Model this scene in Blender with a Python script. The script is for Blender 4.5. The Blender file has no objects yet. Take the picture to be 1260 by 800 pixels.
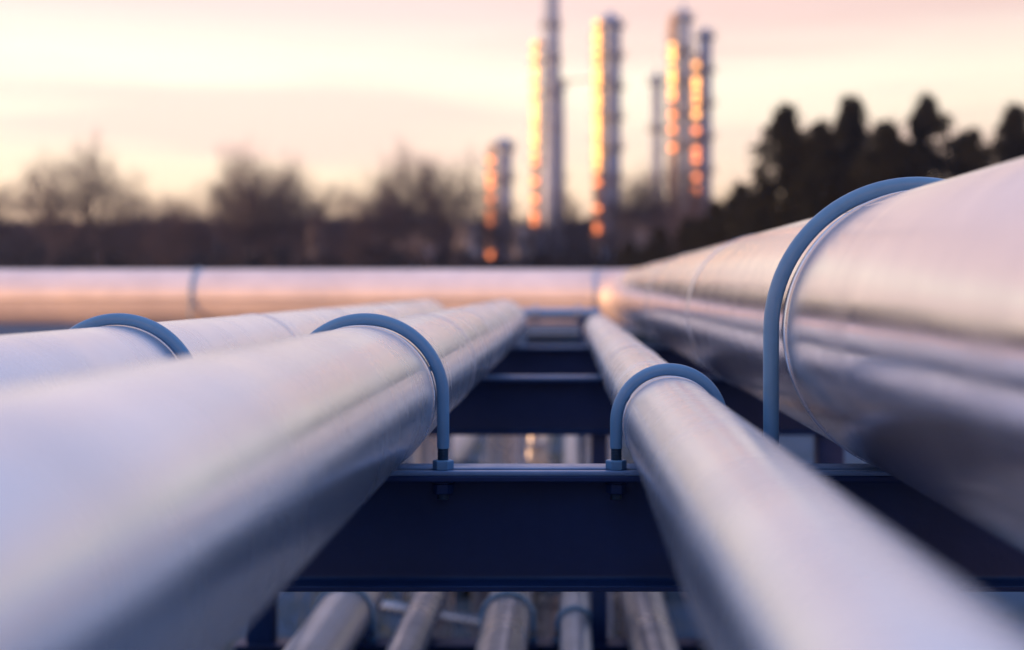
import bpy, bmesh, math, random
from mathutils import Vector, Matrix, noise
R = math.radians
random.seed(7)
scn = bpy.context.scene
COL = scn.collection

# ------------------------------------------------------------------ camera
D = 2.4                 # metres to the first support beam (the focus plane)
F = 1600.0              # focal length in pixels of the 1260 px wide frame
U = D / F
BT = 2.0                # height of the beams' top above the ground
CZ = BT + 220 * U       # eye height
cam = bpy.data.cameras.new('camera'); co = bpy.data.objects.new('camera', cam); COL.objects.link(co)
co.location = (0, 0, CZ); co.rotation_euler = (R(90), 0, 0)
cam.sensor_width = 36; cam.lens = 36 * F / 1260
cam.shift_x = -68 / 1260; cam.shift_y = -45 / 1260
cam.clip_start = 0.02; cam.clip_end = 4000
cam.dof.use_dof = True; cam.dof.focus_distance = D; cam.dof.aperture_fstop = 1.7
scn.camera = co

# ------------------------------------------------------------------ sky, sun, exposure
SUN_AZ, SUN_EL = -118, 3.0          # azimuth from straight ahead, clockwise; elevation
wd = bpy.data.worlds.new('World'); scn.world = wd; wd.use_nodes = True
nt = wd.node_tree; N = nt.nodes; L = nt.links; N.clear()
def nn(t, **k):
    n = N.new(t)
    for a, b in k.items(): setattr(n, a, b)
    return n
out = nn('ShaderNodeOutputWorld')
sky = nn('ShaderNodeTexSky', sky_type='NISHITA'); sky.sun_disc = False
sky.sun_elevation = R(SUN_EL); sky.sun_rotation = R(SUN_AZ); sky.air_density = 1.0; sky.dust_density = 1.5
bg1 = nn('ShaderNodeBackground'); bg1.inputs[1].default_value = 0.05
L.new(sky.outputs[0], bg1.inputs[0])
tc = nn('ShaderNodeTexCoord'); sp = nn('ShaderNodeSeparateXYZ'); L.new(tc.outputs['Generated'], sp.inputs[0])
# thin high cloud, lit by the low sun: colour by elevation, broken into long bands by noise
rp = nn('ShaderNodeValToRGB'); cr = rp.color_ramp
stops = [(0.0, (.86, .50, .32)), (.035, (.96, .64, .45)), (.075, (.94, .70, .51)), (.11, (.94, .75, .59)), (.16, (1.03, .88, .70)),
         (.205, (.87, .62, .57)), (.31, (.80, .59, .64)), (.48, (.46, .55, .88)), (1.0, (.29, .48, .92))]
cr.elements[0].position = stops[0][0]; cr.elements[0].color = (*stops[0][1], 1)
cr.elements[1].position = 1.0; cr.elements[1].color = (*stops[-1][1], 1)
for p, c in stops[1:-1]:
    e = cr.elements.new(p); e.color = (*c, 1)
L.new(sp.outputs['Z'], rp.inputs[0])
# the half of the sky away from the glow: a thin warm belt, then dusk blue
rp2 = nn('ShaderNodeValToRGB'); cr = rp2.color_ramp
st2 = [(0.0, (1.25, .58, .26)), (.10, (1.25, .58, .28)), (.24, (1.10, .58, .38)), (.36, (.56, .47, .55)), (.5, (.20, .37, .68)), (.6, (.19, .39, .80)), (1.0, (.29, .48, .92))]
cr.elements[0].color = (*st2[0][1], 1); cr.elements[1].color = (*st2[-1][1], 1)
for p, c in st2[1:-1]:
    e = cr.elements.new(p); e.color = (*c, 1)
L.new(sp.outputs['Z'], rp2.inputs[0])
mp = nn('ShaderNodeMapping'); mp.inputs['Scale'].default_value = (1.3, 1.3, 15); L.new(tc.outputs['Generated'], mp.inputs[0])
mp.inputs['Location'].default_value = (3.1, 0.4, 1.45)
nz = nn('ShaderNodeTexNoise'); nz.inputs['Scale'].default_value = 1.5; nz.inputs['Detail'].default_value = 4; nz.inputs['Roughness'].default_value = .45
L.new(mp.outputs[0], nz.inputs[0])
cf = nn('ShaderNodeMapRange'); cf.inputs[1].default_value = .47; cf.inputs[2].default_value = .62; L.new(nz.outputs[0], cf.inputs[0])
gate = nn('ShaderNodeMapRange'); gate.inputs[1].default_value = .05; gate.inputs[2].default_value = .10; gate.interpolation_type = 'SMOOTHSTEP'
L.new(sp.outputs['Z'], gate.inputs[0])
cm = nn('ShaderNodeMath', operation='MULTIPLY'); L.new(cf.outputs[0], cm.inputs[0]); L.new(gate.outputs[0], cm.inputs[1])
cs = nn('ShaderNodeMath', operation='MULTIPLY'); cs.inputs[1].default_value = .7; L.new(cm.outputs[0], cs.inputs[0])
mx = nn('ShaderNodeMix', data_type='RGBA'); L.new(cs.outputs[0], mx.inputs['Factor']); L.new(rp.outputs[0], mx.inputs['A'])
mb = nn('ShaderNodeMix', data_type='RGBA')
mx.inputs['B'].default_value = (.84, .56, .50, 1)
# brighter towards the left of the view
dt = nn('ShaderNodeVectorMath', operation='DOT_PRODUCT'); L.new(tc.outputs['Generated'], dt.inputs[0])
dt.inputs[1].default_value = (math.sin(R(-35)), math.cos(R(-35)), 0)
az = nn('ShaderNodeMapRange'); az.inputs[1].default_value = .60; az.inputs[2].default_value = 1
az.inputs[3].default_value = .84; az.inputs[4].default_value = 1.10; L.new(dt.outputs['Value'], az.inputs[0])
bk = nn('ShaderNodeMapRange', interpolation_type='SMOOTHSTEP'); bk.inputs[1].default_value = .45; bk.inputs[2].default_value = -.35; L.new(dt.outputs['Value'], bk.inputs[0])
L.new(bk.outputs[0], mb.inputs['Factor']); L.new(mx.outputs['Result'], mb.inputs['A']); L.new(rp2.outputs[0], mb.inputs['B'])
bg2 = nn('ShaderNodeBackground'); L.new(mb.outputs['Result'], bg2.inputs[0]); L.new(az.outputs[0], bg2.inputs[1])
ad = nn('ShaderNodeAddShader'); L.new(bg1.outputs[0], ad.inputs[0]); L.new(bg2.outputs[0], ad.inputs[1]); L.new(ad.outputs[0], out.inputs[0])

sd = bpy.data.lights.new('sun', 'SUN'); sd.energy = 5.0; sd.angle = R(0.6); sd.color = (1, .48, .20)
so = bpy.data.objects.new('sun', sd); COL.objects.link(so)
sdir = Vector((math.sin(R(SUN_AZ)) * math.cos(R(SUN_EL)), math.cos(R(SUN_AZ)) * math.cos(R(SUN_EL)), math.sin(R(SUN_EL))))
so.rotation_euler = sdir.to_track_quat('Z', 'Y').to_euler(); so.location = (-20, -10, 20)
vs = scn.view_settings; vs.view_transform = 'Standard'; vs.look = 'None'; vs.exposure = 0.34; vs.gamma = 1
scn.cycles.use_denoising = True
scn.cycles.max_bounces = 6

# ------------------------------------------------------------------ materials
def mat(name, base, rough=.5, metal=0.0, var=.0, scale=5.0, stretch=(1, 1, 1), bump=0.0, bscale=20.0, rvar=0.0, base2=None, emit=None, coat=0.0, spec=.5, streak=None):
    m = bpy.data.materials.new(name); m.use_nodes = True
    t = m.node_tree; b = t.nodes['Principled BSDF']
    b.inputs['Base Color'].default_value = (*base, 1); b.inputs['Roughness'].default_value = rough
    b.inputs['Metallic'].default_value = metal; b.inputs['Coat Weight'].default_value = coat
    b.inputs['Specular IOR Level'].default_value = spec
    tcn = t.nodes.new('ShaderNodeTexCoord'); mpn = t.nodes.new('ShaderNodeMapping')
    mpn.inputs['Scale'].default_value = stretch; t.links.new(tcn.outputs['Object'], mpn.inputs[0])
    n1 = t.nodes.new('ShaderNodeTexNoise'); n1.inputs['Scale'].default_value = scale; n1.inputs['Detail'].default_value = 6
    n1.inputs['Roughness'].default_value = .6
    t.links.new(mpn.outputs[0], n1.inputs[0])
    rr = t.nodes.new('ShaderNodeMapRange'); rr.inputs[1].default_value = .32; rr.inputs[2].default_value = .68
    t.links.new(n1.outputs[0], rr.inputs[0])
    b2 = base2 or tuple(c * (1 - var) for c in base)
    mi = t.nodes.new('ShaderNodeMix'); mi.data_type = 'RGBA'
    mi.inputs['A'].default_value = (*base, 1); mi.inputs['B'].default_value = (*b2, 1)
    t.links.new(rr.outputs[0], mi.inputs['Factor']); t.links.new(mi.outputs['Result'], b.inputs['Base Color'])
    if rvar:
        r2 = t.nodes.new('ShaderNodeMapRange'); r2.inputs[3].default_value = rough - rvar; r2.inputs[4].default_value = rough + rvar
        t.links.new(rr.outputs[0], r2.inputs[0]); t.links.new(r2.outputs[0], b.inputs['Roughness'])
    if bump:
        n2 = t.nodes.new('ShaderNodeTexNoise'); n2.inputs['Scale'].default_value = bscale; n2.inputs['Detail'].default_value = 3
        t.links.new(mpn.outputs[0], n2.inputs[0])
        bp = t.nodes.new('ShaderNodeBump'); bp.inputs['Strength'].default_value = 1; bp.inputs['Distance'].default_value = bump
        t.links.new(n2.outputs[0], bp.inputs['Height']); t.links.new(bp.outputs[0], b.inputs['Normal'])
    if streak:
        ms = t.nodes.new('ShaderNodeMapping'); ms.inputs['Scale'].default_value = streak[0]; t.links.new(tcn.outputs['Object'], ms.inputs[0])
        n3 = t.nodes.new('ShaderNodeTexNoise'); n3.inputs['Scale'].default_value = streak[1]; n3.inputs['Detail'].default_value = 7; n3.inputs['Roughness'].default_value = .65
        n3.inputs['Distortion'].default_value = .4
        t.links.new(ms.outputs[0], n3.inputs[0])
        r3 = t.nodes.new('ShaderNodeMapRange'); r3.inputs[1].default_value = .35; r3.inputs[2].default_value = .7
        r3.inputs[3].default_value = 1.0; r3.inputs[4].default_value = 1 - streak[2]; t.links.new(n3.outputs[0], r3.inputs[0])
        m3 = t.nodes.new('ShaderNodeMix'); m3.data_type = 'RGBA'; m3.blend_type = 'MULTIPLY'; m3.inputs['Factor'].default_value = 1
        t.links.new(mi.outputs['Result'], m3.inputs['A']); t.links.new(r3.outputs[0], m3.inputs['B']); t.links.new(m3.outputs['Result'], b.inputs['Base Color'])
        r4 = t.nodes.new('ShaderNodeMapRange'); r4.inputs[1].default_value = .3; r4.inputs[2].default_value = .72
        r4.inputs[3].default_value = rough - streak[3]; r4.inputs[4].default_value = rough + streak[3]
        t.links.new(n3.outputs[0], r4.inputs[0]); t.links.new(r4.outputs[0], b.inputs['Roughness'])
    if emit:
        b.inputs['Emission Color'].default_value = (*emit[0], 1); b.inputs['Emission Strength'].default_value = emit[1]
    return m
CLAD = mat('aluminium_cladding', (.66, .78, .92), .27, .82, scale=3.0, stretch=(1, .5, 1), base2=(.60, .67, .76), bump=.0016, bscale=3.5, streak=((.8, 2.6, .8), 2.2, .06, .045))
CLADB = mat('aluminium_cladding_large', (.82, .79, .81), .19, .84, scale=2.0, stretch=(1, .5, 1), base2=(.66, .66, .74), bump=.0028, bscale=2.6, streak=((.8, 3, .8), 2.4, .07, .045))
HEAD = mat('header_cladding', (.90, .84, .84), .38, .30, scale=2.0, base2=(.68, .64, .66), bump=.002, bscale=3)
BAND = mat('band_steel', (.60, .60, .64), .35, .9, var=.2, scale=20)
BLUE = mat('blue_coated_steel', (.13, .29, .48), .36, 0, scale=14, base2=(.11, .25, .42), rvar=.06, bump=.0004, bscale=120)
THREAD = mat('dark_blue_zinc', (.05, .11, .19), .4, .5, var=.3, scale=60)
NAVY = mat('navy_painted_steel', (.007, .032, .125), .46, 0, scale=4, base2=(.005, .022, .085), spec=.3, rvar=.08, bump=.0006, bscale=60)
LOWP = mat('pale_lower_pipe', (.44, .50, .60), .30, .75, scale=4, base2=(.20, .24, .32), rvar=.1)
COLM = mat('column_steel', (.24, .36, .62), .5, .3, var=.25, scale=.6)
RISER = mat('riser_steel', (.60, .46, .36), .55, .1, var=.2, scale=.8)
PLAT = mat('platform_steel', (.20, .18, .20), .6, .4, var=.3, scale=1)
LAMP = mat('emissive_glint', (.9, .5, .2), .4, emit=((1.0, .24, .07), 3.0))  # emission stands in for orange glints on the columns
GLINT_BRIGHT = mat('emissive_glint_bright', (.9, .6, .2), .4, emit=((1.0, .40, .11), 3.0))  # brighter emission, for the yellow sunlit stretch of a riser
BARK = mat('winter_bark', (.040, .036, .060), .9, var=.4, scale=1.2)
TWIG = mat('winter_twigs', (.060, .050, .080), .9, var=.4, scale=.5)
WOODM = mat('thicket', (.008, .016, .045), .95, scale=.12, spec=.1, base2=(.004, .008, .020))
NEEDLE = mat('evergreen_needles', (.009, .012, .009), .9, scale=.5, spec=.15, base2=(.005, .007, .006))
TANK = mat('pale_tank_paint', (.42, .44, .52), .5, var=.15, scale=.3)
SHED = mat('shed_cladding', (.30, .30, .38), .6, var=.2, scale=.3)
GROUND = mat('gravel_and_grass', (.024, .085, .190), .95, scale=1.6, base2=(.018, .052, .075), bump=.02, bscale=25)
GRASS = mat('grass_blades', (.07, .10, .03), .8, var=.5, scale=3)
SKYLIT_STRIP = mat('skylit_flange_blue', (.17, .28, .46), .38, 0, scale=12, base2=(.12, .21, .38), spec=.4, rvar=.08, bump=.0003, bscale=90)  # paler blue puts sky light into the colour of the flange top
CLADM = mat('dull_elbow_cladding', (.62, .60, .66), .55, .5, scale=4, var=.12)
CONC = mat('concrete', (.30, .29, .28), .85, var=.3, scale=8)

# ------------------------------------------------------------------ helpers
def link(name, bm, m, parent=None, smooth=True, loc=None, rot=None, angle=35):
    me = bpy.data.meshes.new(name); bmesh.ops.recalc_face_normals(bm, faces=bm.faces[:]) if len(bm.faces) < 20000 else None
    bm.to_mesh(me); bm.free()
    me.materials.append(m)
    if smooth:
        me.polygons.foreach_set('use_smooth', [True] * len(me.polygons))
        try: me.set_sharp_from_angle(angle=R(angle))
        except Exception: pass
    o = bpy.data.objects.new(name, me); COL.objects.link(o)
    if parent is not None: o.parent = parent
    if loc: o.location = loc
    if rot: o.rotation_euler = rot
    return o
def rawmesh(name, v, f, m, parent=None, smooth=False):
    me = bpy.data.meshes.new(name); me.from_pydata(v, [], f); me.materials.append(m)
    if smooth: me.polygons.foreach_set('use_smooth', [True] * len(me.polygons))
    o = bpy.data.objects.new(name, me); COL.objects.link(o)
    if parent is not None: o.parent = parent
    return o
def thing(name, label, cat, loc=(0, 0, 0), group=None, rz=0):
    o = bpy.data.objects.new(name, None); COL.objects.link(o); o.location = loc; o.rotation_euler = (0, 0, rz)
    o.empty_display_size = .1
    return tag(o, label, cat, group)
def tag(o, label, cat, group=None):
    o['label'] = label; o['category'] = cat
    if group: o['group'] = group
    return o
def dup(root, loc, label, scale=None, rz=None, group=None):
    r = root.copy(); COL.objects.link(r); r.location = loc; r['label'] = label
    if scale is not None: r.scale = scale
    if rz is not None: r.rotation_euler = (0, 0, rz)
    if group: r['group'] = group
    for c in list(root.children):
        d = c.copy(); COL.objects.link(d); d.parent = r
        for g in list(c.children):
            h = g.copy(); COL.objects.link(h); h.parent = d
    return r
def sweep(bm, pts, rad, seg=24, cap=True):
    """tube along pts; rad is a number or one per point"""
    pts = [Vector(p) for p in pts]; n = len(pts)
    rads = rad if isinstance(rad, (list, tuple)) else [rad] * n
    prev = None; rings = []
    for i, p in enumerate(pts):
        a = pts[max(i - 1, 0)]; b = pts[min(i + 1, n - 1)]
        t = (b - a).normalized()
        if prev is None:
            ref = Vector((0, 0, 1)) if abs(t.z) < .9 else Vector((1, 0, 0))
            u = t.cross(ref).normalized()
        else:
            u = (prev - t * prev.dot(t)).normalized()
        prev = u; w = t.cross(u)
        rings.append([bm.verts.new(p + (u * math.cos(2 * math.pi * k / seg) + w * math.sin(2 * math.pi * k / seg)) * rads[i]) for k in range(seg)])
    for i in range(n - 1):
        for k in range(seg):
            bm.faces.new((rings[i][k], rings[i][(k + 1) % seg], rings[i + 1][(k + 1) % seg], rings[i + 1][k]))
    if cap:
        bm.faces.new(rings[0][::-1]); bm.faces.new(rings[-1])
def ysweep(bm, x, z, prof, seg=96, cap=True):
    """solid of revolution about the line (x, *, z); prof = [(y, r)...]"""
    rings = []
    for y, r in prof:
        rings.append([bm.verts.new((x + r * math.cos(2 * math.pi * k / seg), y, z + r * math.sin(2 * math.pi * k / seg))) for k in range(seg)])
    for i in range(len(rings) - 1):
        for k in range(seg):
            bm.faces.new((rings[i][k], rings[i][(k + 1) % seg], rings[i + 1][(k + 1) % seg], rings[i + 1][k]))
    if cap: bm.faces.new(rings[0]); bm.faces.new(rings[-1][::-1])
def zlathe(bm, x, y, prof, seg=24, cap=True):
    rings = []
    for z, r in prof:
        rings.append([bm.verts.new((x + r * math.cos(2 * math.pi * k / seg), y + r * math.sin(2 * math.pi * k / seg), z)) for k in range(seg)])
    for i in range(len(rings) - 1):
        for k in range(seg):
            bm.faces.new((rings[i][k], rings[i][(k + 1) % seg], rings[i + 1][(k + 1) % seg], rings[i + 1][k]))
    if cap: bm.faces.new(rings[0][::-1]); bm.faces.new(rings[-1])
def box(bm, x0, x1, y0, y1, z0, z1, bev=0):
    r = bmesh.ops.create_cube(bm, size=1)
    for v in r['verts']:
        v.co = Vector(((x0 + x1) / 2 + v.co.x * (x1 - x0), (y0 + y1) / 2 + v.co.y * (y1 - y0), (z0 + z1) / 2 + v.co.z * (z1 - z0)))
    if bev:
        es = set(e for v in r['verts'] for e in v.link_edges)
        bmesh.ops.bevel(bm, geom=list(es), offset=bev, segments=2, affect='EDGES', profile=.5)
def X(px, k=1.0): return (px - 698) * U * k
def Z(py, k=1.0): return CZ - (py - 355) * U * k
def at(px, py, d): return Vector(((px - 698) / F * d, d, CZ - (py - 355) / F * d))

# ------------------------------------------------------------------ the ground
bm = bmesh.new()
n = 60; S = 400
vs_ = {}
for i in range(n + 1):
    for j in range(n + 1):
        u = (i / n * 2 - 1); w = (j / n * 2 - 1)
        x = S * math.copysign(abs(u) ** 2.4, u); y = S * math.copysign(abs(w) ** 2.4, w)
        vs_[i, j] = bm.verts.new((x, y, 0))
for i in range(n):
    for j in range(n):
        bm.faces.new((vs_[i, j], vs_[i + 1, j], vs_[i + 1, j + 1], vs_[i, j + 1]))
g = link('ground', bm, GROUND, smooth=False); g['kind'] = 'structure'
v, f = [], []
rg = random.Random(3)
for _ in range(9000):
    x = rg.uniform(-4, 3); y = rg.uniform(2.5, 20)
    if noise.noise(Vector((x * .9, y * .6, 3))) < -.02: continue
    h = rg.uniform(.04, .16); a = rg.uniform(0, 6.28); w = .006 + .006 * rg.random(); l = rg.uniform(0, .07)
    c, s = math.cos(a), math.sin(a); b0 = len(v)
    v += [(x - c * w, y - s * w, 0), (x + c * w, y + s * w, 0), (x + s * l, y + c * l, h)]; f.append((b0, b0 + 1, b0 + 2))
g = rawmesh('grass', v, f, GRASS); g['kind'] = 'stuff'
tag(g, 'short tufts of green grass on the dark ground under the pipe rack', 'grass')

# ------------------------------------------------------------------ steel support frames
def ibeam(name, parent, x0, x1, ztop, h=145 * U, b=.11, tf=.0105, tw=.007, r=.010):
    """rolled I section with filleted roots and slightly eased flange edges, running along x"""
    e = .0018
    def quarter():
        pts = [(-e, 0), (0, -e), (0, -tf + e), (-e, -tf)]    # flange tip, from the top edge down
        pts = [(b / 2 + p[0], ztop + p[1]) for p in pts]
        for k in range(5):
            a = math.pi / 2 * k / 4
            pts.append((tw / 2 + r - r * math.sin(a), ztop - tf - r + r * math.cos(a)))
        return pts
    q = quarter()
    zm = ztop - h / 2
    right = q + [(p[0], 2 * zm - p[1]) for p in reversed(q)]
    loop = right + [(-p[0], p[1]) for p in reversed(right)]
    bm = bmesh.new()
    A = [bm.verts.new((x0, p[0], p[1])) for p in loop]; B = [bm.verts.new((x1, p[0], p[1])) for p in loop]
    m = len(loop)
    for i in range(m): bm.faces.new((A[i], A[(i + 1) % m], B[(i + 1) % m], B[i]))
    bm.faces.new(A[::-1]); bm.faces.new(B)
    return link(name, bm, NAVY, parent, angle=28)
XL, XR = -1.25, 1.12
def frame(y, label, mid=False):
    t = thing('support_frame', label, 'pipe support', (0, y, 0), 'navy steel frames carrying the pipe rack')
    ibeam('top_beam', t, XL, XR, BT - .009, h=145 * U - .009)
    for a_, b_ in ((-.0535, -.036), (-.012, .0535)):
        bm = bmesh.new(); box(bm, XL + .01, XR - .01, a_, b_, BT - .0088, BT, .0028); link('skylit_strip', bm, SKYLIT_STRIP, t)  # pale strips and gap imitate light catching the navy flange
    ibeam('lower_beam', t, XL + .001, XR - .001, BT - 1.0, h=.18)
    xs = [-1.15, .985]
    for px in xs:
        bm = bmesh.new(); box(bm, px - .05, px + .05, -.045, .045, .02, BT - 1.0 - .18, .006); link('post', bm, NAVY, t)
        bm = bmesh.new(); box(bm, px - .05, px + .05, -.045, .045, BT - 1.0, BT - 145 * U, .006); link('post', bm, NAVY, t)
        bm = bmesh.new(); box(bm, px - .11, px + .11, -.10, .10, .0, .02, .003); link('base_plate', bm, NAVY, t)
    if mid:
        bm = bmesh.new(); box(bm, .09, .15, -.03, .03, BT - 1.0, BT - 145 * U, .005); link('hanger', bm, NAVY, t)
    return t
KS = [-.04, 1.0, 2.04, 3.1, 4.1]
LB = ['navy steel support frame behind the viewer, beneath the camera',
      'sharp navy steel frame in front, its bright flange edge holding the blue U-bolts',
      'second navy steel frame, just behind the one with the U-bolts',
      'third navy steel frame, where the small pipes turn down',
      'farthest navy steel frame, nearest the transverse header pipe']
for i, k in enumerate(KS):
    frame(k * D, LB[i], mid=(i in (2,)))

# ------------------------------------------------------------------ U-bolts
def ubolt(name, cx, y, zb, Rb, rod, label, group, plate=.0205, nutw=.0195, both=True):
    t = thing(name, label, 'u-bolt', (cx, y, zb), group)
    cz = Rb - rod                     # centre of the pipe above the beam
    pts = [(-Rb, 0, .0385)]
    pts += [(-Rb, 0, .0385 + (cz - .0385) * k / 4) for k in range(1, 4)]
    pts += [(-Rb * math.cos(math.pi * k / 48), 0, cz + Rb * math.sin(math.pi * k / 48)) for k in range(49)]
    pts += [(Rb, 0, .0385 + (cz - .0385) * (4 - k) / 4) for k in range(1, 5)]
    bm = bmesh.new(); sweep(bm, pts, rod, 28); link('rod', bm, BLUE, t)
    for s in (-1, 1):
        bm = bmesh.new(); pr = []
        z = -.055
        pr.append((z, rod * .75))
        while z < .0385:
            pr += [(z + .0008, rod * .86), (z + .0016, rod * .97), (z + .0024, rod * .86)]; z += .0028
        pr = [p for p in pr if p[0] < .0400] + [(.0400, rod * .93)]
        zlathe(bm, s * Rb, 0, pr, 24); link('thread', bm, THREAD, t)
        for z0, z1, nm in ((.0002, .0175, 'nut'), (-plate - .004, -plate - .0003, 'shade_washer'), (-plate - .023, -plate - .0043, 'lower_nut')):
            bm = bmesh.new(); e_ = (z1 - z0) * .1; zlathe(bm, s * Rb, 0, [(z0, nutw * .93), (z0 + e_, nutw), (z1 - e_, nutw), (z1, nutw * .90)], 6 if nm != 'shade_washer' else 20)
            bmesh.ops.bevel(bm, geom=bm.edges[:], offset=.0006, segments=1, affect='EDGES')
            link(nm, bm, BLUE if nm == 'nut' else NAVY, t, angle=20)  # washer and lower nut go navy to imitate shade under the flange
    return t
def uu(cx, Rbpx, rodpx, label, y=D - .027, nutw=.0195):
    return ubolt('u_bolt', X(cx), y, BT, Rbpx * U, rodpx * U, label, 'blue U-bolts clamping the pipes', nutw=nutw)
uu(452, 95, 7.5, 'blue U-bolt over the middle of the three medium pipes, its nut on the bright flange')
uu(152, 95, 7.5, 'blue U-bolt arching over the outermost left pipe')
uu(822, 64.5, 7.5, 'small blue U-bolt over the narrow pipe between the two wide ones')
uu(1124, 178, 9.6, 'tall thick blue U-bolt around the largest pipe', nutw=.024)

# ------------------------------------------------------------------ pipes
def rpro(y0, y1, r, joints, lap=.0018):
    """cladding sheets, each lapped over the next at a joint"""
    pr = [(y0, r)]; 
    for j in sorted(joints):
        if y0 < j < y1:
            pr += [(j - .0006, r), (j, r - lap), (j + .09, r - lap * .6), (j + .16, r)]
    pr.append((y1, r)); return pr
def elbow_pts(c0, a, b, rad, nseg=20):
    """quarter bend: starts at c0 heading a, ends heading b"""
    c = Vector(c0) + Vector(b) * rad
    return [c - Vector(b) * rad * math.cos(math.pi / 2 * k / nseg) + Vector(a) * rad * math.sin(math.pi / 2 * k / nseg) for k in range(nseg + 1)]
def band(parent, x, z, y, r, w=.014, t=.0022, m=CLAD, name='joint_band'):
    bm = bmesh.new()
    ysweep(bm, x, z, [(y - w / 2, r - .004), (y - w / 2, r + t * .6), (y - w / 2 + .002, r + t), (y + w / 2 - .002, r + t), (y + w / 2, r + t * .6), (y + w / 2, r - .004)], 96, cap=False)
    return link(name, bm, m, parent)
def seam(parent, x, z, r, y0, y1, ang, m):
    bm = bmesh.new(); w = .011 / r / 2
    rows = []
    for a, rr in ((ang - w, r - .002), (ang - w, r + .0005), (ang + w * .6, r + .0005), (ang + w, r - .001)):
        rows.append([bm.verts.new((x + rr * math.cos(a), y, z + rr * math.sin(a))) for y in (y0, y1)])
    for i in range(3): bm.faces.new((rows[i][0], rows[i][1], rows[i + 1][1], rows[i + 1][0]))
    return link('lap_seam', bm, m, parent)
def pipe(cxpx, rpx, kend, label, joints, ang, group, zdown=.03):
    x = X(cxpx); r = rpx * U; z = BT + r
    yend = kend * D
    t = thing('insulated_pipe', label, 'pipe', (0, 0, 0), group)
    br = r * 2.2
    bm = bmesh.new(); ysweep(bm, x, z, rpro(-4.5, yend, r, joints), 112); link('straight_run', bm, CLAD, t)
    e = elbow_pts((x, yend, z), (0, 1, 0), (0, 0, -1), br, 14)
    bm = bmesh.new(); sweep(bm, e, [r + (.0015 if i % 2 else 0) for i in range(len(e))], 64, cap=False); link('elbow', bm, CLAD, t)
    bm = bmesh.new(); p = e[-1]; sweep(bm, [p, (p.x, p.y, .25), (p.x, p.y, zdown)], r, 64); link('down_leg', bm, CLAD, t)
    for j in joints: band(t, x, z, j - .012, r)
    band(t, x, z, yend - .01, r, w=.02)
    seam(t, x, z, r, -1.0, yend - .05, R(ang), CLAD)
    return t
JM = [2.33, 3.35, 4.35, 5.4, 6.5]
PG = 'insulated pipes on the upper deck'
pipe(452, 87.5, 3.12, 'medium silver pipe beside the open gap, second from the left edge', JM, 24, PG)
pipe(152, 87.5, 3.15, 'outermost silver pipe at the left edge of the rack', [j + .05 for j in JM], 30, PG)
pipe(822, 57, 3.2, 'narrowest silver upper pipe, between the open gap and the largest pipe', [2.345, 3.6, 4.9, 6.2], 150, PG)
# the large pipe with its elbow into the transverse header
KH = 4.94
rl = 168 * U; xl = X(1124); zl = BT + rl; yh = KH * D
t = thing('large_pipe', 'largest silver pipe, running back and bending left into the transverse header', 'pipe')
brl = rl * 1.55
jl = [2.325, 4.2, 6.4, 8.5]
bm = bmesh.new(); ysweep(bm, xl, zl, rpro(-5, yh - brl, rl, jl, .0025), 144); link('straight_run', bm, CLADB, t)
e = elbow_pts((xl, yh - brl, zl), (0, 1, 0), (-1, 0, 0), brl, 16)
bm = bmesh.new(); sweep(bm, e, [rl + (.002 if i % 2 else 0) for i in range(len(e))], 96, cap=False); link('elbow', bm, CLADM, t)
hx0 = e[-1].x
bm = bmesh.new(); pts = []; rad = []
xx = hx0
while xx > -16:
    pts += [(xx, yh, zl), (xx - 1.18, yh, zl), (xx - 1.19, yh, zl), (xx - 1.2, yh, zl)]; rad += [rl, rl, rl - .0008, rl]; xx -= 1.2001
sweep(bm, pts, rad, 128); link('header_run', bm, HEAD, t, angle=8)
bm = bmesh.new(); rows = []
for a_, r_ in ((-.14, rl - .001), (-.13, rl + .004), (-.07, rl + .004), (-.06, rl - .001)): rows.append([bm.verts.new((x_, yh - r_ * math.cos(a_), zl + r_ * math.sin(a_))) for x_ in (hx0 - .05, -16)])
for i in range(3): bm.faces.new((rows[i][0], rows[i][1], rows[i + 1][1], rows[i + 1][0]))
link('lap_seam', bm, BAND, t)
for j in jl: band(t, xl, zl, j - .014, rl, w=.018, t=.003)
band(t, xl, zl, yh - brl, rl, w=.03, t=.006)
bm = bmesh.new(); sweep(bm, [(hx0 + .02, yh, zl), (hx0 + .018, yh, zl), (hx0 - .018, yh, zl), (hx0 - .02, yh, zl)], [rl - .002, rl + .006, rl + .006, rl - .002], 96, cap=False); link('joint_band', bm, BAND, t)
for j in (-6.3,):
    bm = bmesh.new(); sweep(bm, [(j + .02, yh, zl), (j + .018, yh, zl), (j - .018, yh, zl), (j - .02, yh, zl)], [rl - .002, rl + .005, rl + .005, rl - .002], 96, cap=False); link('joint_band', bm, BAND, t)
seam(t, xl, zl, rl, -1, yh - brl - .05, R(118), CLADB)
# header supports and the clamp over it
names = [(-3.36, 'navy stand under the header pipe, below the blue clamp'), (-8.5, 'navy stand under the header pipe, out past the picture edge'),
         (-1.75, 'navy stand under the header pipe, just left of the rack')]
for x_, lab in names:
    s_ = thing('header_stand', lab, 'pipe support', (x_, yh, 0), 'stands under the header pipe')
    bm = bmesh.new(); box(bm, -.06, .06, -.35, .35, BT - .16, BT - .001, .004); link('saddle_beam', bm, NAVY, s_)
    for s in (-.25, .25):
        bm = bmesh.new(); box(bm, -.05, .05, s - .05, s + .05, .012, BT - .16, .004); link('post', bm, NAVY, s_)
    bm = bmesh.new(); box(bm, -.15, .15, -.4, .4, 0, .012, .003); link('base_plate', bm, NAVY, s_)
hb = ubolt('u_bolt', -3.36, yh, BT, 175 * U, 7 * U, 'far blurred blue U-bolt over the transverse header pipe', 'blue U-bolts clamping the pipes', plate=.16, nutw=.024)
hb.rotation_euler = (0, 0, R(90))
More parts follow.
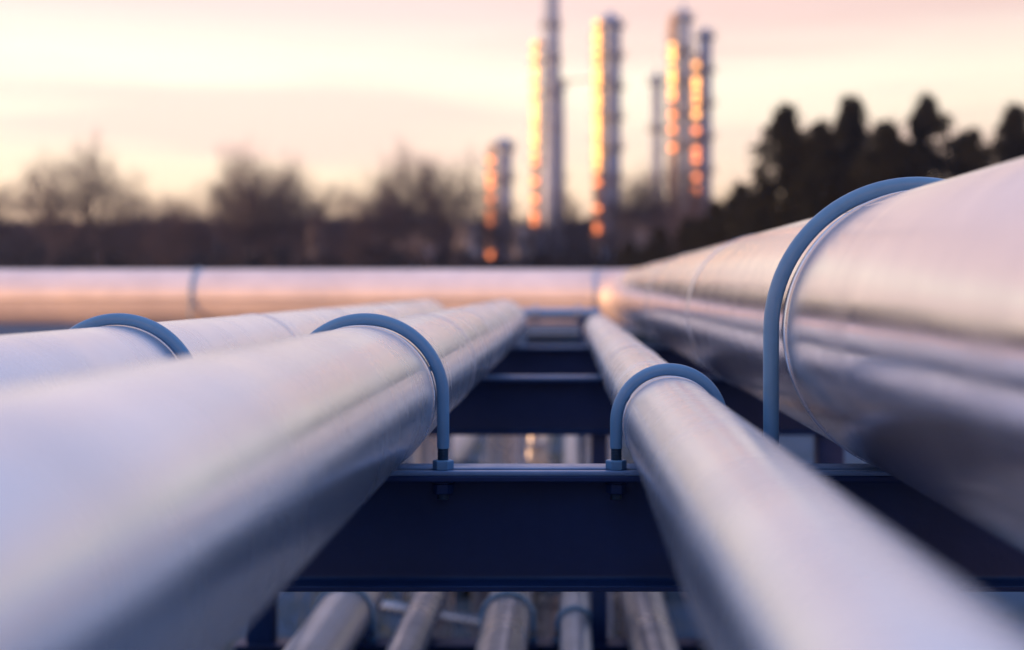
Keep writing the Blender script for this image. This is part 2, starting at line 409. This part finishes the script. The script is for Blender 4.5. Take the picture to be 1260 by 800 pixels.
# crossover between the pipe ends
kc = 3.42
t = thing('crossover_pipe', 'thin pale blue cross pipe at the far end of the gap', 'pipe', (0, kc * D, Z(386, kc)))
bm = bmesh.new(); x0_, x1_ = X(452) , X(822)
sweep(bm, [(x0_ - .02, 0, 0), (x1_ + .02, 0, 0)], .036, 32); link('pipe_run', bm, mat('pale_blue_paint', (.33, .43, .58), .35, .3, var=.1), t)
for x_ in (x0_ + .17, x1_ - .12):
    bm = bmesh.new(); sweep(bm, [(x_ - .012, 0, 0), (x_ + .012, 0, 0)], .058, 24); link('flange', bm, BAND, t)
for x_ in (-.28, .1):
    bm = bmesh.new(); box(bm, x_ - .02, x_ + .02, -.02, .02, BT - Z(386, kc) - 1.0, -.03, .002)
    link('support_strut', bm, NAVY, t)

# lower deck
LZ = BT - 1.0
LG = 'pale pipes on the lower deck'
def lower(x, r, label, m=LOWP, y1=19.0, up=None):
    t = thing('lower_pipe', label, 'pipe', (0, 0, 0), LG)
    bm = bmesh.new(); ysweep(bm, x, LZ + r, rpro(-2, up or y1, r, [1.5 + 1.3 * i for i in range(12)], .0015), 56); link('straight_run', bm, m, t)
    if up:
        e = elbow_pts((x, up, LZ + r), (0, 1, 0), (0, 0, -1), r * 2.4, 10)
        bm = bmesh.new(); sweep(bm, e, r, 40, cap=False); link('elbow', bm, m, t)
        p = e[-1]; bm = bmesh.new(); sweep(bm, [p, (p.x, p.y, .01)], r, 40); link('down_leg', bm, m, t)
        bm = bmesh.new(); sweep(bm, [(p.x, p.y, .30), (p.x, p.y, .34)], r * 1.5, 32); link('flange', bm, BAND, t)
    for y in (3.35, 5.95):
        bm = bmesh.new(); ysweep(bm, x, LZ + r, [(y - .012, r - .003), (y - .012, r + .007), (y + .012, r + .007), (y + .012, r - .003)], 48, cap=False); link('joint_band', bm, THREAD, t)
    return t
BLP = mat('bluish_lower_pipe', (.42, .48, .58), .4, .6, scale=4, var=.25)
lower(-.84, .10, 'bluish lower pipe seen at the bottom left below the beam', BLP)
lower(-.56, .066, 'pale pinkish lower pipe with a dark band, lying left under the beam')
lower(-.225, .088, 'lower pipe in the middle of the gap, under a blue clamp')
lower(.03, .06, 'slim lower pipe right of the clamped middle one', BLP, up=13.5)
lower(.30, .085, 'lower pipe hidden under the narrowest upper pipe')
lower(.62, .10, 'lower pipe below the largest pipe, its pale side showing', up=9.5)
lower(.86, .06, 'outermost right lower pipe', BLP)
def lub(x, r, lab):
    ubolt('clamp', x, 2.04 * D, LZ, r + .009, .009, lab, 'blue clamps on the lower deck', nutw=.017)
lub(-.225, .088, 'blurred blue clamp over the lower pipe in the middle of the gap')
lub(.03, .06, 'blurred blue clamp over the slim lower pipe')
lub(-.84, .10, 'blurred blue clamp over the bluish lower pipe at the bottom left')
# bends rising between the lower pipes
def hoop(x0, x1, y, h, r, lab):
    t = thing('expansion_loop', lab, 'pipe', (0, y, 0), 'pale pipe loops under the rack')
    rr = (x1 - x0) / 2; z0 = LZ - .2
    pts = [(x0, 0, .02), (x0, 0, z0)] + [(x0 + rr - rr * math.cos(math.pi * k / 16), 0, z0 + rr * math.sin(math.pi * k / 16)) for k in range(1, 17)] + [(x1, 0, .02)]
    bm = bmesh.new(); sweep(bm, pts, r, 28); link('bend', bm, LOWP, t)
    for xx in (x0, x1):
        bm = bmesh.new(); sweep(bm, [(xx, 0, .35), (xx, 0, .38)], r * 1.6, 24); link('flange', bm, BLP, t)
hoop(-.50, -.12, 7.6, 0, .06, 'pale arched pipe loop in the gap beneath the second beam')
hoop(.02, .36, 8.3, 0, .055, 'smaller pale pipe loop right of the arched one')
VG = 'valves on the lower deck'
def valve(x, y, z, sc, lab, m):
    t = thing('gate_valve', lab, 'valve', (x, y, z), VG)
    bm = bmesh.new(); sweep(bm, [(0, -.16 * sc, 0), (0, -.10 * sc, 0), (0, 0, 0), (0, .10 * sc, 0), (0, .16 * sc, 0)], [.07 * sc, .085 * sc, .12 * sc, .085 * sc, .07 * sc], 24); link('body', bm, m, t)
    for s_ in (-.17, .17):
        bm = bmesh.new(); sweep(bm, [(0, (s_ - .02) * sc, 0), (0, (s_ + .02) * sc, 0)], .13 * sc, 24); link('flange', bm, m, t)
    bm = bmesh.new(); zlathe(bm, 0, 0, [(.05 * sc, .08 * sc), (.16 * sc, .06 * sc), (.17 * sc, .09 * sc), (.20 * sc, .09 * sc), (.21 * sc, .035 * sc), (.36 * sc, .02 * sc)], 16); link('bonnet', bm, m, t)
    bm = bmesh.new(); sweep(bm, [(.13 * sc * math.cos(a * math.pi / 12), .13 * sc * math.sin(a * math.pi / 12), .36 * sc) for a in range(25)], .012 * sc, 8, cap=False)
    for a in range(3): sweep(bm, [(.13 * sc * math.cos(a * 2.094), .13 * sc * math.sin(a * 2.094), .36 * sc), (0, 0, .36 * sc)], .009 * sc, 6)
    link('handwheel', bm, THREAD, t)
valve(-.56, 6.9, LZ + .066, .9, 'pale valve on the pinkish lower pipe', LOWP)
valve(-.225, 8.6, LZ + .088, 1.1, 'bluish valve on the lower pipe in the middle of the gap', BLP)
valve(.30, 6.3, LZ + .085, 1.0, 'dark valve under the narrowest upper pipe', NAVY)
valve(.86, 5.7, LZ + .06, .9, 'pale valve on the outermost right lower pipe', LOWP)
def stub(x, y, h, r, m, lab):
    t = thing('flanged_stub', lab, 'pipe stub', (x, y, 0), 'flanged pipe stubs on the ground under the rack')
    bm = bmesh.new(); zlathe(bm, 0, 0, [(0, r), (h, r)], 24); link('pipe_run', bm, m, t)
    bm = bmesh.new(); zlathe(bm, 0, 0, [(h, r * 1.7), (h + .025, r * 1.7), (h + .0251, r * 1.65), (h + .05, r * 1.65), (h + .07, r * .6)], 24); link('flange', bm, m, t)
    bm = bmesh.new()
    for q in range(8): zlathe(bm, r * 1.4 * math.cos(q * .785), r * 1.4 * math.sin(q * .785), [(h - .02, .012), (h + .075, .012)], 6)
    link('bolt', bm, THREAD, t)
PALE = mat('pale_primer', (.62, .56, .52), .5, .1, var=.3, scale=9)
stub(-.98, 8.9, .85, .05, PALE, 'pale stub with a bolted flange, left of the others under the rack')
stub(-.40, 9.1, .78, .045, PALE, 'pale stub between the pinkish lower pipe and the clamped one')
stub(-.09, 7.1, .62, .04, BLP, 'short bluish stub right of the clamped lower pipe')
stub(.16, 8.9, .80, .06, PALE, 'thick pale stub beside the slim lower pipe')
stub(.46, 7.4, .70, .05, BLP, 'bluish stub between the two right lower pipes')
stub(.98, 4.4, .86, .06, PALE, 'pale stub at the right edge of the rack under the largest pipe')
t = thing('drain_pipe', 'thin pale pipe crossing low under the gap at a slant', 'pipe', (0, 0, 0))
bm = bmesh.new(); sweep(bm, [(-1.3, 7.2, .62), (-.35, 6.6, .62), (-.28, 6.55, .58), (-.25, 6.53, .02)], .034, 20); link('pipe_run', bm, LOWP, t)
bm = bmesh.new(); sweep(bm, [(-.70, 6.82, .62), (-.67, 6.80, .62)], .06, 20); link('flange', bm, BAND, t)
t = thing('conduit', 'thin dark conduit running crosswise low under the rack', 'conduit', (0, 0, 0))
bm = bmesh.new(); sweep(bm, [(-1.3, 4.2, .55), (.2, 4.25, .52), (1.3, 4.3, .55)], .02, 12); link('tube', bm, THREAD, t)
bm = bmesh.new(); box(bm, -.75, -.60, 4.13, 4.30, .46, .62, .01); link('junction_box', bm, BAND, t)
t = thing('equipment_skid', 'dark steel skid standing on the ground below the gap', 'skid', (-.1, 10.2, 0))
bm = bmesh.new(); box(bm, -.9, .9, -.5, .5, .1, .22, .01); link('deck', bm, NAVY, t)
for a_ in (-.75, .75):
    bm = bmesh.new(); box(bm, a_ - .06, a_ + .06, -.45, .45, 0, .10, .005); link('runner', bm, NAVY, t)
bm = bmesh.new(); zlathe(bm, -.35, 0, [(.222, .30), (.6, .30), (.68, .22), (.72, .08)], 28); link('vessel', bm, LOWP, t)
bm = bmesh.new(); box(bm, .15, .65, -.25, .25, .222, .66, .02); link('control_box', bm, BAND, t)

# ------------------------------------------------------------------ wall added out of view left of the rack to keep the low sun off the beams
t = thing('sun_blocker_wall', 'long unseen concrete wall added left of the rack to block the low sun', 'wall', (-7.2, 0, 0))
for i in range(7):
    y0_ = -16.4 + i * 3.0
    bm = bmesh.new(); box(bm, -.07, .07, y0_ + .12, y0_ + 2.88, 0, 3.05, .01); link('panel', bm, CONC, t)
    bm = bmesh.new(); box(bm, -.12, .12, y0_ - .12, y0_ + .118, 0, 3.11, .015); link('post', bm, CONC, t)

# ------------------------------------------------------------------ refinery columns
TD = 210.0
def tower(px, ytop, wpx, d, label, rpx=None, rtop=None, rw=9, glints=(), ly=(), plats=6, taper=0.0, tip=0, base=372):
    """px, wpx: column centre and width; rpx: the riser beside it; lamps: heights (image rows) of the emissive glint beads"""
    s = d / F
    o = at(px, 355, d); zt = CZ - (ytop - 355) * s
    t = thing('distillation_column', label, 'column', (o.x, d, 0), 'refinery columns beyond the trees')
    r = wpx * s / 2
    pr = [(0, r * (1 + taper) * 1.12), (1.2, r * (1 + taper) * 1.12), (1.25, r * (1 + taper))]
    for k in range(1, 13):
        z = 1.25 + (zt - 1.25) * k / 13; rr = r * (1 + taper * (1 - k / 13))
        pr += [(z - .08, rr), (z - .06, rr * 1.04), (z + .06, rr * 1.04), (z + .08, rr)]
    pr += [(zt, r), (zt + r * .35, r * .8), (zt + r * .6, r * .35)]
    bm = bmesh.new(); zlathe(bm, 0, 0, pr, 28); link('shell', bm, COLM, t)
    if tip:
        bm = bmesh.new(); sweep(bm, [(0, 0, zt + r * .4), (0, 0, zt + tip)], [r * .35, r * .2], 12); link('vent_pipe', bm, COLM, t)
    for k in range(plats):
        z = zt - (zt - 6) * k / max(plats, 1) - 1.0
        bm = bmesh.new(); zlathe(bm, 0, 0, [(z, r * 1.02), (z, r + .75), (z + .12, r + .75), (z + .12, r * 1.02)], 20, cap=False)
        pf = link('platform', bm, PLAT, t)
        bm = bmesh.new()
        for zz in (.6, 1.15):
            ring = [((r + .72) * math.cos(a * math.pi / 10), (r + .72) * math.sin(a * math.pi / 10), z + zz) for a in range(21)]
            sweep(bm, ring, .035, 5, cap=False)
        for a in range(0, 20, 2):
            c = ((r + .72) * math.cos(a * math.pi / 10), (r + .72) * math.sin(a * math.pi / 10))
            sweep(bm, [(c[0], c[1], z + .1), (c[0], c[1], z + 1.15)], .03, 5)
        link('railing', bm, PLAT, pf)
    if rpx is not None:
        rx = (rpx - px) * s; rr = rw * s / 2 * 1.3; rt = CZ - (rtop - 355) * s
        bm = bmesh.new(); sweep(bm, [(rx, -.6, 0), (rx, -.6, rt - .8), (rx * .9, -.5, rt), (0, 0, rt + .1)], rr * .75, 16); link('riser', bm, RISER, t)
        bm = bmesh.new(); z = 4
        while z < rt - 1:
            box(bm, rx - rr * 1.3, 0, -.5, -.3, z, z + .25); z += 3.2
        link('riser_bracket', bm, PLAT, t)
        # caged ladder beside the riser
        bm = bmesh.new()
        for q in (-.22, .22):
            sweep(bm, [(rx + q, -.6 - rr - .25, 1), (rx + q, -.6 - rr - .25, rt - 1)], .045, 4)
        z = 1.2
        while z < rt - 1:
            box(bm, rx - .22, rx + .22, -.6 - rr - .28, -.6 - rr - .22, z, z + .05); z += .6
        link('ladder', bm, PLAT, t)
        for row, big in glints:  # glowing beads added to imitate sun glints along the riser
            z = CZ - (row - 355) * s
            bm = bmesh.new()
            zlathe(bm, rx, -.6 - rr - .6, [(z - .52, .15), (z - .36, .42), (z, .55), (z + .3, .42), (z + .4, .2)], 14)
            la = link('lamp', bm, GLINT_BRIGHT if big else LAMP, t)
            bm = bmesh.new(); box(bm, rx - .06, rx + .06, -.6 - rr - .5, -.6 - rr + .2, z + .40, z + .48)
            link('glint_bracket', bm, PLAT, la)
    return t
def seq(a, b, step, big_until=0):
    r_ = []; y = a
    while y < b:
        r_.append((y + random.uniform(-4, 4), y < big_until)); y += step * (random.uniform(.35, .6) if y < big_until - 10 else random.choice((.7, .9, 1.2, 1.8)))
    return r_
tower(620, 176, 20, 200, 'shortest pale column, furthest left, with orange emissive glints down its left side', 604, 182, 9, seq(200, 320, 20, 0), plats=4)
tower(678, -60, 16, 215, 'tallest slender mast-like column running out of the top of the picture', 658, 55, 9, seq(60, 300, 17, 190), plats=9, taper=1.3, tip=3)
tower(751, 26, 26, 210, 'thickest grey-blue column, standing alone with bright emissive glints along its riser', 734, 32, 10, seq(34, 295, 15, 215), plats=8, tip=1.5)
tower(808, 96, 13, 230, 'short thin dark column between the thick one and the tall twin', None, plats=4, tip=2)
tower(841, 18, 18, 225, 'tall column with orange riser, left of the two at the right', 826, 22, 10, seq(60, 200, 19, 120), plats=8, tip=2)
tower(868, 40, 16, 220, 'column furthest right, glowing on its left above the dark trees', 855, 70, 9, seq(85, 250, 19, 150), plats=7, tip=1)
tower(692, 100, 5, 222, 'thin auxiliary stack immediately beside the tallest mast', None, plats=2)
a_ = at(700, 100, 213); b_ = at(738, 100, 213)
t = thing('pipe_bridge', 'thin high line linking the tallest mast to the thickest column', 'pipe', (0, 0, 0))
bm = bmesh.new(); sweep(bm, [(a_.x - 2.2, 213, a_.z), (b_.x + .5, 211, b_.z)], .16, 8); link('pipe_run', bm, PLAT, t)
# pale tanks and sheds among the trees
def tank(px, ytop, wpx, d, lab):
    s = d / F; o = at(px, 355, d); zt = CZ - (ytop - 355) * s; r = wpx * s / 2
    t = thing('storage_tank', lab, 'tank', (o.x, d, 0), 'pale tanks among the trees')
    bm = bmesh.new(); zlathe(bm, 0, 0, [(0, r)] + [(zt * k / 5 + q, r * m_) for k in range(1, 5) for q, m_ in ((-.05, 1), (0, 1.01), (.05, 1))] + [(zt, r)], 32, cap=False); link('shell', bm, TANK, t)
    bm = bmesh.new(); zlathe(bm, 0, 0, [(zt, r * 1.02), (zt + .15, r * 1.02), (zt + r * .25, r * .5), (zt + r * .3, .1)], 32); link('roof', bm, TANK, t)
tank(640, 282, 26, 185, 'small pale domed tank between the shortest column and the tallest mast')
tank(388, 268, 20, 188, 'narrow pale silo showing between the bare trees on the left')
tank(575, 280, 34, 195, 'low pale tank left of the shortest column')
def shed(px0, px1, ytop, d, lab):
    s = d / F; a = at(px0, 355, d).x; b = at(px1, 355, d).x; zt = CZ - (ytop - 355) * s
    t = thing('shed', lab, 'building', ((a + b) / 2, d, 0), 'sheds behind the trees'); w = (b - a) / 2
    bm = bmesh.new(); box(bm, -w, w, 0, 14, 0, zt); link('wall', bm, SHED, t, smooth=False)
    bm = bmesh.new()
    P = [(-w - .4, -.4, zt), (w + .4, -.4, zt), (w + .4, 7, zt + 1.6), (-w - .4, 7, zt + 1.6), (w + .4, 14.4, zt), (-w - .4, 14.4, zt)]
    V = [bm.verts.new(p) for p in P]
    for q in ((0, 1, 2, 3), (3, 2, 4, 5), (0, 3, 5), (1, 4, 2)): bm.faces.new([V[i] for i in q])
    link('roof', bm, PLAT, t, smooth=False)
    for i in range(int(2 * w / 6)):
        x_ = -w + 3 + 6 * i
        bm = bmesh.new(); box(bm, x_ - 1, x_ + 1, -.06, .02, zt * .45, zt * .75); link('window', bm, PLAT, t, smooth=False)
shed(455, 530, 276, 198, 'long low grey shed behind the bare trees at centre left')
shed(765, 845, 268, 200, 'grey shed behind the trees between the thick and the rightmost columns')

# ------------------------------------------------------------------ trees
def bare_tree_mesh(seed, h):
    rr = random.Random(seed)
    tv, tf, cv, cf = [], [], [], []
    def seg(V_, F_, a, b, r0, r1, n_):
        d_ = (b - a); 
        if d_.length < 1e-4: return
        d_.normalize(); u = d_.orthogonal().normalized(); w = d_.cross(u); i0 = len(V_)
        for p, r_ in ((a, r0), (b, r1)):
            for k in range(n_):
                q = p + (u * math.cos(2 * math.pi * k / n_) + w * math.sin(2 * math.pi * k / n_)) * r_
                V_.append(q[:])
        for k in range(n_):
            F_.append((i0 + k, i0 + (k + 1) % n_, i0 + n_ + (k + 1) % n_, i0 + n_ + k))
    def grow(p, d_, l, r_, lev):
        n_ = 3 if lev < 3 else 2
        for i in range(n_):
            nd = (d_ + Vector((rr.gauss(0, .12), rr.gauss(0, .12), rr.gauss(.05, .06)))).normalized()
            q = p + nd * l / n_; r1 = r_ * .86
            seg(tv if lev < 3 else cv, tf if lev < 3 else cf, p, q, r_, r1, 6 if lev < 2 else 3)
            if lev > 0 or i >= 1:
                for _ in range(2 if lev < 3 or rr.random() < .78 else 1):
                    if lev >= 5: break
                    ax = Vector((rr.gauss(0, 1), rr.gauss(0, 1), rr.gauss(0, .35))).normalized()
                    bd = (nd * rr.uniform(.55, .9) + ax * rr.uniform(.5, .85)).normalized()
                    if bd.z < -.1: bd.z = abs(bd.z)
                    grow(q, bd, l * rr.uniform(.55, .74), max(r1 * .6, .014), lev + 1)
            p, d_, r_ = q, nd, r1
        if lev < 5: grow(p, d_, l * .68, max(r_ * .8, .014), lev + 1)
    grow(Vector((0, 0, 0)), Vector((0, 0, 1)), h * .42, h * .018, 0)
    return tv, tf, cv, cf
protos = []
BG = 'bare winter trees along the horizon'
def at_xy(px, d): return ((px - 698) / F * d, d, 0)
spec = [ # px, top row, distance
    (130, 175, 150, 0), (172, 235, 165, 1), (205, 240, 150, 2), (262, 215, 155, 3), (300, 180, 150, 1), (338, 196, 160, 0), (362, 205, 150, 2),
    (405, 220, 160, 3), (432, 228, 150, 1), (470, 240, 165, 0), (500, 200, 155, 2), (538, 184, 150, 3), (568, 192, 158, 0),
    (592, 225, 165, 1), (640, 245, 170, 2), (712, 232, 175, 3), (775, 215, 170, 0), (800, 205, 165, 2), (830, 202, 168, 1), (862, 215, 160, 3), (898, 225, 150, 0),
    (60, 190, 150, 2), (8, 215, 158, 3), (238, 232, 170, 0)]
where = ['at the far left edge, tall and wispy', 'low, right of the far-left wispy one', 'low, before the tall left clump', 'at the near end of the tall left clump',
         'tallest of the left clump', 'forking broadly in the left clump', 'narrow, on the right slope of the left clump', 'beside the pale silo', 'slender, just right of the pale silo',
         'low, in the dip before the round crown', 'left side of the round crown at centre', 'tallest of the round-crowned pair at centre', 'right side of the round crown at centre',
         'left of the shortest column, small', 'small, between shortest column and tallest mast', 'small, between tallest mast and thickest column',
         'just right of the thickest column', 'below the short thin column', 'at the foot of the tall twin column', 'at the foot of the rightmost column', 'beside the dark evergreens',
         'out past the far-left wispy tree', 'outermost at the left, pale and broad', 'low, left of the tall clump, darker']
for i, (px, top, d, k) in enumerate(spec):
    hh = CZ + (355 - top) * d / F * 1.12
    if len(protos) <= k or protos[k] is None:
        while len(protos) <= k: protos.append(None)
    if protos[k] is None:
        a, b, c, e_ = bare_tree_mesh(40 + k * 7, 20)
        t = thing('bare_tree', 'leafless tree ' + where[i], 'tree', at_xy(px, d), BG)
        rawmesh('trunk', a, b, BARK, t); rawmesh('crown', c, e_, TWIG, t)
        mz = max(p[2] for p in c); protos[k] = (t, mz)
        s_ = hh / mz; t.scale = (s_ * .8, s_ * .8, s_); t.rotation_euler = (0, 0, i)
    else:
        t0, mz = protos[k]; s_ = hh / mz
        dup(t0, at_xy(px, d), 'leafless tree ' + where[i], (s_ * random.uniform(.68, .88),) * 2 + (s_,), i * 1.7)
print('bare tree verts', [len(p[0].children[1].data.vertices) for p in protos])
# dense far-off wood
rw = random.Random(11); v, f = [], []
def card(c, w, h, a):
    b0 = len(v); dx, dy = math.cos(a) * w, math.sin(a) * w
    v.extend([(c[0] - dx, c[1] - dy, c[2] - h), (c[0] + dx, c[1] + dy, c[2] - h * .8), (c[0] + dx * .6, c[1] + dy * .6, c[2] + h), (c[0] - dx * .7, c[1] - dy * .7, c[2] + h * .9)])
    f.append((b0, b0 + 1, b0 + 2, b0 + 3))
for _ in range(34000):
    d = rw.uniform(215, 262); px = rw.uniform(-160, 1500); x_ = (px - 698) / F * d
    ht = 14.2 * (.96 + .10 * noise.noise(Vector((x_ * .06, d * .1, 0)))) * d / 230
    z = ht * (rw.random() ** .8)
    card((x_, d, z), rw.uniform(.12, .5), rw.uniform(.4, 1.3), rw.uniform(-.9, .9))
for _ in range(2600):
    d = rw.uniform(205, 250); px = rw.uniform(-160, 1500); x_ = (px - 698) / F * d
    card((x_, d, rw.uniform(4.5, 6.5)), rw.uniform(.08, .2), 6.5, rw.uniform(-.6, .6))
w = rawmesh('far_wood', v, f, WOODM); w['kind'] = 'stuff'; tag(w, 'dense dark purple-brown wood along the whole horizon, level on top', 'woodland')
# undergrowth in front of the wood
v, f = [], []
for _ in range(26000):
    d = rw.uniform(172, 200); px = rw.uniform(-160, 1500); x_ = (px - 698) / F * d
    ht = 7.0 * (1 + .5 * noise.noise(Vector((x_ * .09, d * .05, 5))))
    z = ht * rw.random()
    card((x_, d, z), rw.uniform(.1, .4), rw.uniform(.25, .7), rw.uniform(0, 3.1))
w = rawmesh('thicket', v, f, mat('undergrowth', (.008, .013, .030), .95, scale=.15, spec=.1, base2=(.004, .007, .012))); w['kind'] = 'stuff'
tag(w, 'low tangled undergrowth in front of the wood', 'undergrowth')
# evergreens on the right
def evergreen_mesh(seed, h, w_):
    rr = random.Random(seed); V_, F_ = [], []
    cl = []
    for i in range(120):
        t_ = rr.random() ** .8; z = h * (.10 + .88 * t_)
        env = w_ * (1 - t_ ** 1.7) ** .8 * (.55 + .75 * rr.random()); a = rr.uniform(0, 6.28); q = env * (rr.random() ** .4)
        cl.append((Vector((q * math.cos(a), q * math.sin(a), z)), (.15 + .12 * rr.random()) * w_ * (1.15 - .75 * t_)))
    for c, r_ in cl:
        for _ in range(130):
            p = c + Vector((rr.gauss(0, 1), rr.gauss(0, 1), rr.gauss(0, .6))) * r_ * .8
            a = rr.uniform(0, 6.28); n_ = Vector((math.cos(a), math.sin(a), rr.uniform(-.5, .5))).normalized()
            u = n_.orthogonal().normalized(); w2 = n_.cross(u); s1 = rr.uniform(.05, .20); s2 = s1 * rr.uniform(.35, .8); b0 = len(V_)
            V_.extend([(p - u * s1)[:], (p + w2 * s2)[:], (p + u * s1)[:], (p - w2 * s2)[:]]); F_.append((b0, b0 + 1, b0 + 2, b0 + 3))
    bm = bmesh.new(); sweep(bm, [(0, 0, 0), (0, 0, h * .5), (0, 0, h * .93)], [h * .028, h * .018, h * .004], 9)
    for i in range(14):
        z = h * (.15 + .055 * i); a = i * 2.4; l = w_ * (1 - (z / h) ** 1.7) * .7
        sweep(bm, [(0, 0, z), (l * math.cos(a), l * math.sin(a), z + l * .1)], [h * .006, h * .002], 5)
    return V_, F_, bm
ev = []
EG = 'dark evergreens behind the largest pipe'
espec = [(775, 296, 110, 'lowest, where the evergreens start beside the thickest column'), (812, 280, 100, 'low and broad, second in the row'), (848, 268, 98, 'third in the row, below the rightmost column'),
         (880, 248, 92, 'fourth in the row, rounded'), (912, 226, 90, 'fifth, at the top of the dark slope'), (940, 232, 85, 'sixth, in front of the tall ones'),
         (968, 130, 80, 'tall, first to stand clear above the slope'), (1010, 150, 78, 'tall and full, second of the high ones'), (1045, 120, 84, 'tall, third of the high ones'),
         (1090, 150, 76, 'tall, above the top of the large U-bolt'), (1140, 118, 86, 'tall and dark behind the crest of the largest pipe'), (1195, 160, 78, 'tall, second from the right'), (1250, 130, 82, 'outermost at the right'),
         (990, 215, 70, 'shorter, filling in before the high ones'), (1070, 220, 70, 'shorter, below the high ones by the large U-bolt')]
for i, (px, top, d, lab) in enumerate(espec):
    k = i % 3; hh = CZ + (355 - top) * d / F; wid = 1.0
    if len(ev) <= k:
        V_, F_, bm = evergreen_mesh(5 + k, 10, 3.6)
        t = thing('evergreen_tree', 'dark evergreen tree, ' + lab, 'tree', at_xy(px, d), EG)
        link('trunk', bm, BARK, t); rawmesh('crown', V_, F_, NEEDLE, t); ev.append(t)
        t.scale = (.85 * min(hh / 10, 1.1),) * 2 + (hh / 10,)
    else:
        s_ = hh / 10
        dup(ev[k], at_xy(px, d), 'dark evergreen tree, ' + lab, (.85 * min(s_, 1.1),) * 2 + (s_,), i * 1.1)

# ------------------------------------------------------------------ thin evening haze
HAZE = bpy.data.materials.new('evening_haze'); HAZE.use_nodes = True
t_ = HAZE.node_tree; t_.nodes.clear()
o_ = t_.nodes.new('ShaderNodeOutputMaterial'); p_ = t_.nodes.new('ShaderNodeVolumePrincipled')
p_.inputs['Color'].default_value = (.66, .74, 1.0, 1); p_.inputs['Density'].default_value = .0003; p_.inputs['Anisotropy'].default_value = .3
t_.links.new(p_.outputs[0], o_.inputs['Volume'])
bm = bmesh.new(); box(bm, -402, 402, -402, 402, -1, 66)
h_ = link('haze', bm, HAZE, smooth=False); h_['kind'] = 'stuff'
